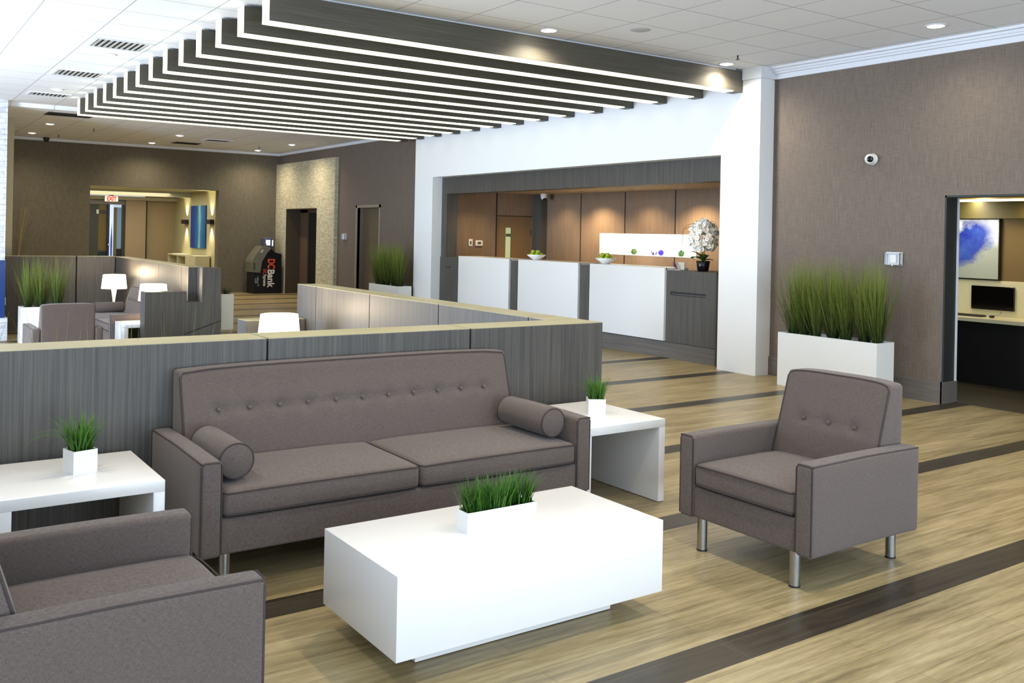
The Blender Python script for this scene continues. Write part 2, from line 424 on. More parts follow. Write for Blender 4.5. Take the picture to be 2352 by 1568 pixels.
downlight(5.70, 7.66, ZC, 120, 'round recessed ceiling light just in front of the middle of the nearest fin', G1)
downlight(8.43, 7.77, ZC, 120, 'round recessed ceiling light near the white portal corner, at the nearest fin', G1)
downlight(8.43, 5.12, ZC, 55, 'round recessed ceiling light at upper right, close to the crown trim above the brown wall', G1)
downlight(2.41, 12.16, ZC, 80, 'recessed ceiling light left of the fins, beside the largest air vent', G1)
downlight(2.42, 15.84, ZC, 80, 'recessed ceiling light left of the fins, beside the third air vent', G1)
for (x, y) in ((5.7, 5.12), (5.7, 2.4), (8.43, 2.4), (2.97, 5.12), (2.97, 2.4), (.3, 4.9), (2.4, 8.4)):
    downlight(x, y, ZC, (65 if x > 8 else 140) if y < 8 else 60, 'round recessed ceiling light over the seating group near the camera', G1)
G2 = 'recessed lights of the far ceiling'
zf = ZC - .07
for x, y, lb in ((3.03, 20.6, 'recessed light at far left, the nearer of the pair left of the fins'), (3.02, 22.9, 'recessed light at far left, closest to the far wall above the branches'), (5.66, 21.0, 'recessed light beside the two dark slots of the far ceiling, nearer one'), (5.65, 23.35, 'recessed light above the hallway opening, close to the far wall'), (8.30, 21.2, 'recessed light in front of the stone doorway surround'), (8.26, 23.4, 'recessed light close to the far right corner by the cash machine')):
    downlight(x, y, zf, 125, lb, G2, (1, .84, .60))

# ------------------------------------------------------------------ ceiling vents, speaker, sprinklers
def vent(x0, y0, x1, y1, z, label, slats=9, dark=False):
    o = thing('ceiling_vent', ((x0 + x1) / 2, (y0 + y1) / 2, z), label, 'air vent', 'ceiling air vents')
    a, b = (x1 - x0) / 2, (y1 - y0) / 2
    m = MB(); t = .035
    m.box(-a, -b, -.012, a, -b + t, 0); m.box(-a, b - t, -.012, a, b, 0); m.box(-a, -b + t, -.012, -a + t, b - t, 0); m.box(a - t, -b + t, -.012, a, b - t, 0)
    m.build('frame', BLACK if dark else WTRIM, o)
    MB().box(-a + t, -b + t, -.003, a - t, b - t, -.001).build('duct', plain('dark_duct', (12, 14, 18), .9), o)
    if not dark:
        m = MB()
        for k in range(slats):
            x = -a + t + (2 * a - 2 * t) * (k + .5) / slats
            m.add([(x - .022, -b + t, -.012), (x + .020, -b + t, -.004), (x + .020, b - t, -.004), (x - .022, b - t, -.012)], [(0, 1, 2, 3)])
        m.build('slat_panel', plain('vent_slat', (205, 210, 218), .5), o)
vent(2.08, 11.14, 2.70, 11.71, ZC, 'largest white louvred air vent, nearest of three left of the fins')
vent(2.09, 13.69, 2.71, 14.25, ZC, 'white louvred air vent, middle of three left of the fins')
vent(2.11, 16.32, 2.72, 16.75, ZC, 'small white louvred air vent, farthest of three left of the fins')
vent(2.68, 18.42, 3.45, 18.9, zf, 'dark slot vent behind the left end of the last fin', dark=True)
vent(6.35, 21.3, 6.95, 21.8, zf, 'grey louvred vent in the far ceiling between two lights', 10)
vent(6.0, 22.6, 6.6, 23.0, zf, 'dark slot vent in the far ceiling above the hallway', dark=True)
o = thing('ceiling_speaker', (6.40, 7.06, ZC), 'round flush white speaker grille in the near ceiling tiles', 'speaker')
MB().lathe([(0, -.006), (.085, -.008), (.1, -.003), (.105, 0)], n=30).build('grille', plain('speaker_grey', (188, 190, 198), .7), o)
def sprinkler(x, y, z, label):
    o = thing('sprinkler', (x, y, z), label, 'sprinkler', 'ceiling sprinklers')
    MB().lathe([(0, -.004), (.035, -.004), (.038, 0)], n=16).build('plate', WTRIM, o)
    m = MB(); m.cyl((0, 0, -.05), .008, .046, 8); m.cyl((0, 0, -.055), .026, .004, 10); m.build('head', plain('dark_brass', (60, 62, 64), .4, .8), o)
sprinkler(8.12, 7.32, ZC, 'small sprinkler head above the light at the portal corner')
sprinkler(3.9, 20.9, zf, 'small sprinkler head at the far left, right of the paired lights')
sprinkler(3.55, 22.9, zf, 'small sprinkler head at the far left near the black dome')
sprinkler(7.9, 22.3, zf, 'small sprinkler head between the two lights near the stone surround')
o = thing('camera_dome', (3.45, 23.9, zf - .0), 'small black dome camera on the far ceiling edge at left', 'security camera')
MB().cyl((0, 0, -.03), .07, .03, 18).build('base', BLACK, o); MB().ball((0, 0, -.04), .06).build('dome', BLACK, o)

# ------------------------------------------------------------------ laminate partitions
ZP = 1.043
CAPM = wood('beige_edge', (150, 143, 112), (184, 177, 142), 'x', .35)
def panels(parent, axis, c0, c1, cuts, z0, z1, m=GREYW, gap=.012):
    for a, b in zip(cuts[:-1], cuts[1:]):
        e = (a + gap / 2, c0, b - gap / 2, c1) if axis == 'x' else (c0, a + gap / 2, c1, b - gap / 2)
        p = MB().box(e[0], e[1], z0, e[2], e[3], z1 - .004).build('panel', m, parent)
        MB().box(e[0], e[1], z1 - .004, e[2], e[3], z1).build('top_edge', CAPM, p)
    lo, hi = cuts[0] + .02, cuts[-1] - .02
    mb = MB()
    if axis == 'x': mb.box(lo, c0 + .02, z0, hi, c1 - .02, z1 - .02)
    else: mb.box(c0 + .02, lo, z0, c1 - .02, hi, z1 - .02)
    mb.build('core', SEAM, parent)
t = thing('partition', (0, 0, 0), 'long low grey laminate partition running behind the sofa and back toward the desk', 'partition')
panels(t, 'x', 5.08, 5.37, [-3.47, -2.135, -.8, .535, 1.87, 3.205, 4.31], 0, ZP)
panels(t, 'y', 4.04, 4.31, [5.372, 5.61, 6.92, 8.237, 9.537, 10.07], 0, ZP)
m = MB(); m.box(-3.9, 5.21, SUNK, 4.03, 5.36, 0.001); m.build('lower_board', GREYX, t)
t = thing('low_partition', (0, 0, SUNK), 'short low laminate wall glimpsed behind the glowing lamp nearest the camera', 'partition')
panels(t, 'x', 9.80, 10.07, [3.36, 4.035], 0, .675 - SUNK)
t = thing('partition', (0, 0, 0), 'far laminate partition around the blue lounge with the long panels behind the tall grass', 'partition')
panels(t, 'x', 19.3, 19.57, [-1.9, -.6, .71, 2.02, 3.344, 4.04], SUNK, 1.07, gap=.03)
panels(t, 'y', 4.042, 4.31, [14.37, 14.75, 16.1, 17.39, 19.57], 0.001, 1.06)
MB().box(3.98, 14.37, SUNK, 4.039, 19.29, .0).build('lower_board', GREYX, t)
t = thing('low_partition', (0, 0, 0), 'stepped grey laminate wall with a square notch, half hiding a lit lamp shade', 'partition')
m = MB(); prof = [(3.36, SUNK), (4.04, SUNK), (4.04, .001), (4.445, .001), (4.445, 1.06), (4.17, 1.06), (4.17, .55), (3.945, .55), (3.945, .71), (3.36, .71)]
m.prism(prof, 14.1, 14.368, 'y'); m.build('panel', GREYW, t)
m = MB(); m.prism([(3.92, .086), (4.449, .267), (4.449, .257), (3.92, .076)], 14.097, 14.1, 'y'); m.build('seam', SEAM, t)

# ------------------------------------------------------------------ upholstered seats
def seat(kind, W, nb, nc, loc, rz, label, cat, group, bx=None, zb=.665):
    D = .865; hw = W / 2; f = -D / 2; bk = D / 2; aw = .10
    o = thing(kind, loc, label, cat, group, rz)
    MB().rbox(-hw + aw - .004, f + .012, .173, hw - aw + .004, bk - .004, .335, .012).build('base', FAB, o)
    for s in (-1, 1):
        x0, x1 = (s * hw, s * (hw - aw)) if s < 0 else (hw - aw, hw)
        a = MB().rbox(x0, f, .172, x1, bk, .608, .022, (2, 12, 6), fn=lambda x, y, z: (x, y, z - .006 * ((y / bk) ** 2)))
        p = a.build('arm', FAB, o)
        q = MB(); xo = s * (hw - .006); xi = s * (hw - aw + .004); zt = .6
        q.tube([(xo, f + .006, .18), (xo, f + .006, zt - .02), (xo - s * .012, f + .005, zt - .003), (xi + s * .012, f + .005, zt - .003), (xi, f + .006, zt - .02), (xi, f + .006, .18)], .0045)
        q.tube([(xo, f + .006, zt - .006), (xo, 0, zt), (xo, bk - .01, zt - .006)], .0045)
        q.build('piping', PIPE, p)
    iw = hw - aw - .003; cw = 2 * iw / nc
    for k in range(nc):
        a, b = -iw + cw * k + .003, -iw + cw * (k + 1) - .003; cx_ = (a + b) / 2
        def crown(x, y, z, cx_=cx_, cw=cw):
            u = (x - cx_) / (cw / 2); v = (y - (-.1)) / .34
            g = max(0, 1 - u ** 4) * max(0, 1 - v ** 4)
            if z > .4: z += .022 * g
            if y < f + .05: y -= .008 * max(0, 1 - u ** 4)
            return (x, y, z)
        p = MB().rbox(a, f + .004, .34, b, .22, .458, .028, (max(10, int(cw * 18)), 10, 2), fn=crown).build('seat_cushion', FAB, o)
        q = MB()
        for z in (.449, .352):
            e = .012; y0, y1 = f + .0, .2; n = 12
            pth = [(a + e, y1, z), (a + .004, y1 - .03, z), (a + .004, y0 + .03, z), (a + .02, y0 + .004, z)]
            for i in range(1, n): 
                x = a + .02 + (b - a - .04) * i / n; u = (x - cx_) / (cw / 2); pth.append((x, y0 + .002 - .008 * max(0, 1 - u ** 4), z + (.006 * max(0, 1 - u ** 4) if z > .4 else 0)))
            pth += [(b - .02, y0 + .004, z), (b - .004, y0 + .03, z), (b - .004, y1 - .03, z), (b - e, y1, z)]
            q.tube(pth, .004)
        q.build('piping', PIPE, p)
    bs = bx if bx else [(-.163), 0, .163]
    def back(x, y, z):
        t_ = (y - .16) / (bk - .16); fr = .235 + (z - .6) * .30 - .012 * max(0, 1 - (x / iw) ** 4) * max(0, 1 - ((z - .66) / .26) ** 2)
        if z > .88: fr += .0
        d = 0
        for b in bs:
            r2 = ((x - b) ** 2 + (z - zb) ** 2); d += .016 * math.exp(-r2 / .0009)
        d += .007 * math.exp(-((z - zb) ** 2) / .0002) * max(0, 1 - (x / (max(bs) + .1)) ** 8)
        y2 = (fr + d) * (1 - t_) + bk * t_
        z2 = z + (.016 * max(0, 1 - (x / iw) ** 4) if z > .85 else 0)
        return (x, y2, z2)
    p = MB().rbox(-iw, .16, .335, iw, bk, .905, .02, (max(24, int(W * 44)), 3, 26), fn=back).build('backrest', FAB, o)
    q = MB(); zt = .889; xe = iw - .006
    def fy(x, z): return .235 + (z - .6) * .30 + .002
    pth = [(-xe, fy(0, .46), .46), (-xe, fy(0, .7), .7), (-xe, fy(0, .875), .875), (-xe + .012, fy(0, .893), .894)]
    for i in range(1, 14):
        x = -xe + 2 * xe * i / 14; pth.append((x, fy(x, .9), .900 + .0155 * (1 - (x / xe) ** 4)))
    pth += [(xe - .012, fy(0, .893), .894), (xe, fy(0, .875), .875), (xe, fy(0, .7), .7), (xe, fy(0, .46), .46)]
    q.tube(pth, .006); q.build('piping', PIPE, p)
    for b in bs:
        yb = .235 + (zb - .6) * .30 - .012 + .012
        MB().ball((0, 0, 0), .011, 8).build('button', FAB, p, (b, yb, zb))
    for x in (-hw + .13, hw - .13):
        for y in (f + .05, bk - .045):
            g = MB(); g.cyl((x, y, 0), .026, .178, 24); lg = g.build('leg', CHROME, o)
            MB().cyl((x, y, 0), .0275, .008, 24).build('foot', BLACK, lg)
    return o
PIPE = plain('piping_fabric', (66, 59, 58), .9, 0, .2)
AC = 'matching grey armchairs'
chR = seat('armchair', .86, 3, 1, (4.065, 3.20, 0), -PI / 2, 'grey button-back armchair on chrome legs standing alone at right of the coffee table', 'armchair', None)
chL = copy_tree(chR); chL.location = (.588, 3.165, 0); chL.rotation_euler = (0, 0, PI / 2); chL['label'] = 'grey armchair cropped by the lower left corner, facing the coffee table'
chB = copy_tree(chR); chB.location = (2.25, 13.9, SUNK); chB.rotation_euler = (0, 0, PI + .0); chB['label'] = 'bluish armchair seen from behind beyond the partition, beside the white planter'
sofa = seat('sofa', 2.24, 11, 2, (2.375, 4.640, 0), 0, 'long grey button-back sofa against the laminate partition, with a bolster at each end', 'sofa', None, [-.825 + .165 * i for i in range(11)], .70)
sofb = copy_tree(sofa); sofb.location = (3.545, 16.27, SUNK); sofb.rotation_euler = (0, 0, -PI / 2); sofb['label'] = 'purplish sofa in the far lounge, backed against the far partition'
def bolster(loc, rz, label):
    o = thing('bolster', (loc[0], loc[1], loc[2] + .012), label, 'bolster cushion', 'round bolster cushions', rz)
    L, r = .46, .083
    MB().lathe([(0, -L / 2 - .004), (r * .9, -L / 2 - .003), (r, -L / 2 + .008), (r * 1.01, 0), (r, L / 2 - .008), (r * .9, L / 2 + .003), (0, L / 2 + .004)], n=36, axis='y').build('cover', FAB, o)
    for e in (-1, 1): MB().tube([((r - .002) * math.cos(2 * PI * k / 32), e * (L / 2 - .001), (r - .002) * math.sin(2 * PI * k / 32)) for k in range(32)], .004, closed=True).build('piping', PIPE, o)
    return o
bolster((1.455, 4.555, .555), -.0, 'grey round bolster at the left end of the near sofa')
bolster((3.30, 4.545, .555), .0, 'grey round bolster at the right end of the near sofa')
bolster((3.50, 17.18, .555 + SUNK), PI / 2, 'grey round bolster at the far end of the sofa in the far lounge')

# ------------------------------------------------------------------ white tables
o = thing('coffee_table', (2.2585, 3.325, 0), 'large white block coffee table in the foreground', 'coffee table')
MB().rbox(-.6545, -.325, .097, .6545, .325, .41, .0025, seg=1).build('block', WHITE, o)
MB().box(-.49, -.172, .004, .49, .165, .097).build('plinth', WHITE, o)
for x in (-.45, .45):
    for y in (-.13, .13): MB().cyl((x, y, 0), .018, .0045, 12).build('foot', BLACK, o)
def end_table(x0, x1, y0, y1, z, label, t=.05, h=.517):
    o = thing('end_table', ((x0 + x1) / 2, (y0 + y1) / 2, z), label, 'end table', 'white waterfall end tables'); a, b = (x1 - x0) / 2, (y1 - y0) / 2
    MB().rbox(-a, -b, h - t, a, b, h, .002, seg=1).build('table_top', WHITE, o)
    for s in (-1, 1):
        p = sorted((s * a, s * (a - t))); MB().rbox(p[0], -b, .004, p[1], b, h - t, .002, seg=1).build('side_panel', WHITE, o)
    return o
end_table(.475, 1.137, 4.34, 5.0, 0, 'white waterfall end table left of the near sofa')
end_table(3.508, 4.15, 4.275, 5.0, 0, 'white waterfall end table right of the near sofa, at the partition corner')
end_table(3.17, 3.82, 14.45, 15.10, SUNK, 'white end table in the far lounge, just behind the stepped laminate wall')
end_table(3.36, 4.0, 17.5, 18.15, SUNK, 'white end table in the far lounge under the tapered lamp')
end_table(3.3, 3.95, 8.9, 9.55, SUNK, 'white end table hidden under the lamp nearest the camera')

# ------------------------------------------------------------------ lamps
SHADE = glow('lit_lamp_shade', (255, 244, 222), 3.0)
def table_lamp(x, y, z, label):
    o = thing('table_lamp', (x, y, z), label, 'table lamp', 'table lamps with tapered white shades')
    MB().lathe([(0, 0), (.075, 0), (.075, .012), (.022, .02), (.015, .06), (.05, .335), (.0, .336)], n=24).build('lamp_base', plain('cream_ceramic', (226, 216, 192), .35), o)
    MB().lathe([(.205, .325), (.215, .322), (.188, .568), (.18, .57), (.205, .325)], n=40).build('lamp_shade', SHADE, o)
    l = bpy.data.lights.new('bulb', 'POINT'); l.energy = 26; l.color = (1, .78, .5); l.shadow_soft_size = .06
    b = bpy.data.objects.new('bulb', l); COL.objects.link(b); b.parent = o; b.location = (0, 0, .6)
    l = bpy.data.lights.new('bulb', 'POINT'); l.energy = 10; l.color = (1, .78, .5); l.shadow_soft_size = .05
    b = bpy.data.objects.new('bulb', l); COL.objects.link(b); b.parent = o; b.location = (0, 0, .20)
table_lamp(3.52, 9.24, .217, 'table lamp with wide lit white shade, nearest of three, rising behind the partition')
table_lamp(3.64, 14.78, .217, 'table lamp whose lit shade is half hidden by the stepped laminate wall')
table_lamp(3.72, 17.85, .217, 'table lamp with tapered cream base fully visible beyond the blue armchair')

# ------------------------------------------------------------------ plants
def planter(x, y, z, L, rz, clumps, label, name='grass_planter', gh=.78, nb=95, group='white planters with tall grass', W=.30, H=.6, seed=1, spread=.19, rows=True):
    rr = random.Random(seed); o = thing(name, (x, y, z), label, 'planter', group, rz)
    a, b = L / 2, W / 2; t = .012; m = MB()
    m.box(-a, -b, 0, a, -b + t, H); m.box(-a, b - t, 0, a, b, H); m.box(-a, -b + t, 0, -a + t, b - t, H); m.box(a - t, -b + t, 0, a, b - t, H); m.box(-a + t, -b + t, 0, a - t, b - t, .02)
    m.build('planter_box', WPLANT, o)
    MB().box(-a + t, -b + t, H - .09, a - t, b - t, H - .06).build('soil', plain('dark_soil', (34, 32, 28), .95), o)
    for k in range(clumps):
        g = MB(); cx_ = -a + L * (k + .5) / clumps + rr.uniform(-.03, .03); cy_ = rr.uniform(-.1, .35) * b if rows else 0
        for i in range(nb):
            az = rr.uniform(0, 2 * PI); rb = rr.uniform(0, .045); ln = gh * rr.uniform(.5, 1.06); lean = spread * rr.random() ** .8 + .01
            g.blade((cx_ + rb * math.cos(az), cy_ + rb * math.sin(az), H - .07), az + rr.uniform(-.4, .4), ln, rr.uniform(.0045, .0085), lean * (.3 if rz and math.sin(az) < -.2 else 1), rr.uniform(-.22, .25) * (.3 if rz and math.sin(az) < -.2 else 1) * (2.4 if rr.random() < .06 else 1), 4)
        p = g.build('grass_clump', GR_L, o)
    return o
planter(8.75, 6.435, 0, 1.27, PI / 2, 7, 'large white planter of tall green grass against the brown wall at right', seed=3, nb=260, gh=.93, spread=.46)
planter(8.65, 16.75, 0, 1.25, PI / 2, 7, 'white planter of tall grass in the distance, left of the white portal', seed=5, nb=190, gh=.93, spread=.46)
planter(2.47, 17.25, SUNK, .66, 0, 3, 'white planter with wispy tall grass behind the blue armchair', seed=6, nb=190, gh=.90, spread=.42)
planter(1.0, 5.68, SUNK, 1.35, 0, 6, 'planter hidden behind the front partition, only grass tips showing over its top', seed=8, nb=22, gh=.96, spread=.55)
planter(4.93, 15.36, 0, .2, 0, 1, 'narrow tall white planter with a low green shrub, beside the end of the far partition', name='shrub_planter', gh=.22, W=.2, H=.58, seed=9, nb=120, group=None, spread=.7, rows=False)
GR = 'small white pots of artificial grass'
def small_pot(x, y, z, rz, L, W, H, n, gh, label, name='grass_pot', seed=2, long_side=None):
    rr = random.Random(seed); o = thing(name, (x, y, z), label, 'potted grass', GR, rz); a, b = L / 2, W / 2; t = .004; m = MB()
    m.box(-a, -b, 0, a, -b + t, H); m.box(-a, b - t, 0, a, b, H); m.box(-a, -b + t, 0, -a + t, b - t, H); m.box(a - t, -b + t, 0, a, b - t, H); m.box(-a + t, -b + t, 0, a - t, b - t, .01)
    m.build('pot', WPLANT, o)
    MB().box(-a + t, -b + t, H - .02, a - t, b - t, H - .012).build('soil', plain('dark_soil', (34, 32, 28), .95), o)
    g = MB()
    for i in range(n):
        x_ = rr.uniform(-a + .01, a - .01); y_ = rr.uniform(-b + .01, b - .01); az = rr.uniform(0, 2 * PI) if rr.random() < .5 else math.atan2(y_, x_) + rr.uniform(-.5, .5)
        lean = rr.uniform(0, .45); ln = gh * rr.uniform(.55, 1.02); cu = rr.uniform(0, 1.0)
        g.blade((x_, y_, H - .015), az, ln, rr.uniform(.0036, .0075), lean, cu, 5)
    if long_side is not None:
        for i in range(14):
            g.blade((rr.uniform(-a, a) * .7, rr.uniform(-b, b) * .7, H - .015), long_side + rr.uniform(-.5, .5), gh * rr.uniform(1.0, 1.45), .006, rr.uniform(.35, .6), rr.uniform(1.3, 1.9), 8)
    g.build('grass', GR_S, o); return o
small_pot(.845, 4.69, .517, .25, .11, .11, .105, 150, .20, 'small square white pot of grass on the left end table', seed=4, long_side=PI + .2)
small_pot(3.868, 4.615, .517, -.55, .11, .11, .10, 150, .18, 'small square white pot of grass on the right end table', seed=5)
small_pot(2.246, 3.318, .41, -.0, .35, .088, .085, 560, .165, 'long white trough of grass on the coffee table', name='grass_trough', seed=6)
# dry branches in the far left corner
o = thing('branch_stems', (2.90, 23.8, 0), 'tall bare dry branches standing in the far left corner', 'branches')
MB().lathe([(0, 0), (.09, 0), (.12, .3), (.07, .6), (.08, .62)], n=16).build('vase', plain('brown_vase', (84, 66, 44), .5), o)
m = MB(); rr = random.Random(3)
for i in range(9):
    az = rr.uniform(-.5, .9); p = Vector((0, 0, .55)); th = rr.uniform(0, .08); pth = [p.copy()]
    for k in range(6): p = p + Vector((math.sin(th) * math.cos(az), math.sin(th) * math.sin(az), math.cos(th))) * rr.uniform(.22, .27); th += rr.uniform(-.02, .07); pth.append(p.copy())
    m.tube(pth, [.006, .006, .005, .005, .004, .003, .002], 5)
m.build('branches', plain('dry_branch', (150, 134, 92), .8), o)

# ------------------------------------------------------------------ reception
RB = 11.44
struct('wall_reception_side', slab(MB(), 'y', 15.6, 15.7, XR + .2, RB + .5, 0, 2.9, [(10.43, 11.285, 0, 2.01)]), BROWNW)
m = MB(); slab(m, 'x', RB, RB + .05, 7.9, 15.6, 0, 2.62, [(11.13, 13.63, 1.312, 1.705)]); struct('wall_reception', m, BROWNW)
m = MB()
for y in (14.21, 12.93, 11.64, 10.35, 9.06):
    for z0, z1 in (((0, 1.312), (1.705, 2.46)) if 11.13 < y < 13.63 else ((0, 2.46),)): m.box(RB - .003, y - .012, z0, RB, y + .012, z1)
m.box(10.39, 15.596, 0, 10.415, 15.6, 2.62); m.box(10.415, 15.596, 2.01, 11.3, 15.6, 2.022); struct('trim_6', m, SEAM)
m = MB(); m.box(11.285, 15.3, 0, RB, 15.6, 2.62); struct('trim_7', m, GREYW)
struct('wall_reception_near', MB().box(XR + .2, 7.9, 0, RB + .5, 8.0, 2.9), BROWNW)
struct('ceiling_reception', MB().box(XR + .02, 8.0, 2.47, RB + .4, 15.6, 2.6), plain('soffit_beige', (176, 160, 132), .7))
m = MB(); m.box(9.09, 8.25, 2.39, 9.33, 15.52, 2.70); m.box(9.09, 15.33, 0, 9.33, 15.52, 2.39); struct('trim_8', m, GREYW)
# lit display niche
m = MB(); m.box(RB - .004, 11.132, 1.314, RB + .28, 13.628, 1.326); m.box(RB - .004, 11.132, 1.692, RB + .28, 13.628, 1.703); m.box(RB - .004, 13.618, 1.326, RB + .28, 13.628, 1.692); m.box(RB - .004, 11.132, 1.326, RB + .28, 11.142, 1.692)
NI = m.build('display_niche', WPAINT); MB().box(RB + .26, 11.142, 1.326, RB + .275, 13.618, 1.692).build('niche_back_glow', glow('niche_back_glow', (255, 250, 232), .95), NI)  # glow added to the niche's back face to brighten the recess
tag(NI, 'white lit recess in the wooden wall behind the reception desk', 'wall niche')
area('niche_light', (RB + .12, 12.38, 1.695), (0.25, 0, -1), 2.4, .08, 16, (1, .95, .82))
for y, c, sp in ((12.78, (70, 92, 40), 0), (12.25, (120, 92, 150), 1), (12.08, (48, 30, 190), 0), (11.58, (50, 110, 66), 1)):
    lb = {12.78: 'dark green mossy ball at the left of the lit niche', 12.25: 'white and purple patterned ball in the lit niche', 12.08: 'deep blue glass ball in the lit niche', 11.58: 'green leafy ball at the right of the lit niche'}[y]
    o = thing('decor_ball', (RB + .1, y, 1.3265), lb, 'decorative ball', 'decorative balls in the niche')
    MB().ball((0, 0, .052), .052, 12).build('ball', plain('ball_%d' % int(y * 100), c if y != 12.25 else (215, 205, 225), .3), o)
    if sp or y == 12.78:
        g = MB(); q = random.Random(int(y * 10))
        for k in range(26):
            d = Vector((q.gauss(0, 1), q.gauss(0, 1), q.gauss(0, 1))).normalized(); p = Vector((0, 0, .052)) + d * .05; u = d.orthogonal().normalized() * .018; v = d.cross(u)
            g.add([p - u, p - v, p + u + d * .008, p + v + d * .01], [(0, 1, 2, 3)])
        g.build('leaves', plain('leaves_%d' % int(y * 100), (40, 80, 36) if y != 12.25 else (70, 36, 120), .5), o)
# door in the side wall of the reception
o = MB().box(10.43, 15.62, 0, 11.285, 15.66, 2.01).build('door_1', plain('tan_door', (128, 102, 70), .5)); tag(o, kind='structure')
MB().box(10.645, 15.612, .9, 10.76, 15.62, 1.78).build('glass_strip', glow('door_glass', (176, 190, 150), .35), o)
m = MB(); m.box(10.645, 15.608, 1.60, 10.76, 15.612, 1.66); m.build('closer_plate', plain('dark_green_metal', (70, 92, 60), .4), o)
MB().box(11.245, 15.605, 1.62, 11.262, 15.62, 1.75).build('hinge', CHROME, o)
# wall switch and thermostat on the side wall
o = thing('light_switch', (9.80, 15.6, 1.47), 'white switch plate left of the thermostat behind the desk', 'light switch'); MB().rbox(-.045, -.012, -.07, .045, 0, .07, .004).build('plate', WPLANT, o); MB().box(-.017, -.018, -.03, .017, -.012, .03).build('rocker', plain('grey_rocker', (90, 88, 84), .5), o)
o = thing('thermostat', (9.99, 15.6, 1.46), 'wide white thermostat with dark display behind the desk', 'thermostat'); MB().rbox(-.085, -.03, -.055, .085, 0, .055, .02).build('housing', WPLANT, o); MB().box(-.04, -.033, -.02, .04, -.03, .03).build('display', plain('grey_rocker', (90, 88, 84), .5), o)
# camera under the reception soffit
def sec_cam(x, y, z, n, label, s=1.0):
    o = thing('security_camera', (x, y, z), label, 'security camera', 'white security cameras')
    n = Vector(n).normalized(); q = Vector((0, 0, 1)).rotation_difference(n); 
    for nm, mb, mt in (('base', MB().lathe([(0, 0), (.062 * s, 0), (.068 * s, .01 * s), (.062 * s, .035 * s), (0, .036 * s)], n=28), WPLANT), ('housing', MB().ball((0, 0, .055 * s), .062 * s, 14), WPLANT)):
        p = mb.build(nm, mt, o); p.rotation_mode = 'QUATERNION'; p.rotation_quaternion = q
    look = (n + Vector((-.15, -.75, -.1))).normalized(); q2 = Vector((0, 0, 1)).rotation_difference(look)
    p = MB().lathe([(.034 * s, .03 * s), (.036 * s, .058 * s), (.03 * s, .066 * s), (0, .068 * s)], n=24).build('lens', plain('dark_lens', (10, 11, 14), .12), o)
    p.rotation_mode = 'QUATERNION'; p.rotation_quaternion = q2; p.location = n * .055 * s
sec_cam(11.2, 15.1, 2.47, (0, 0, -1), 'small white dome camera under the reception soffit', 1.1)
sec_cam(XR, 6.25, 2.552, (-1, 0, 0), 'round white dome camera high on the brown wall at right', .95)
for x, y, e in ((10.95, 14.6, 40), (10.95, 13.55, 150), (10.95, 12.25, 70), (10.95, 11.0, 165), (9.8, 14.9, 40)):
    o = thing('ceiling_light', (x, y, 2.47), 'small recessed spotlight in the soffit above the reception, ' + {14.6: 'nearest the corner by the door', 13.55: 'lighting the first long wood panel', 12.25: 'above the lit niche', 11.0: 'above the orchid end', 14.9: 'above the thermostat wall'}[y], 'ceiling light', 'reception spotlights')
    MB().lathe([(.045, -.002), (.05, -.008), (.07, -.006), (.072, 0)], n=20).build('trim_ring', CHROME, o); MB().lathe([(0, -.003), (.045, -.003)], n=20, smooth=False).build('lens', LENS, o)
    l = bpy.data.lights.new('spot', 'SPOT'); l.energy = e; l.color = (1, .74, .42); l.spot_size = 2.3; l.spot_blend = .9; l.shadow_soft_size = .04
    b = bpy.data.objects.new('spot', l); COL.objects.link(b); b.parent = o; b.location = (0, 0, -.03)
# desk
o = thing('reception_desk', (0, 0, 0), 'long reception desk of grey laminate with three large white panels', 'reception desk')
DX = 9.06
MB().box(DX + .012, 8.46, .225, DX + .7, 15.515, 1.20).build('body', GREYW, o)
MB().box(DX + .03, 8.46, 0, DX + .66, 15.515, .218).build('kick_board', GREYY, o)
for a, b in ((9.375, 10.98), (11.26, 12.86), (13.135, 14.775)):
    m = MB(); m.rbox(DX - .03, a, .235, DX + .02, b, 1.232, .003, seg=1); m.box(DX + .0, a, 1.2, DX + .42, b, 1.2315); m.build('white_panel', WHITE, o)
m = MB(); m.box(DX + .008, 8.64, .895, DX + .0125, 9.29, .915); m.box(DX + .008, 8.64, .868, DX + .0125, 9.29, .876); m.box(DX + .008, 9.28, .868, DX + .0125, 9.29, .915); m.build('mail_slot', BLACK, o)
MB().box(DX + .006, 15.12, 1.0, DX + .0125, 15.28, 1.015).build('handle', BLACK, o)
MB().box(DX + .002, 8.30, 0, DX + .6, 8.455, 1.19).build('end_filler', plain('dark_filler', (50, 48, 38), .7), o)
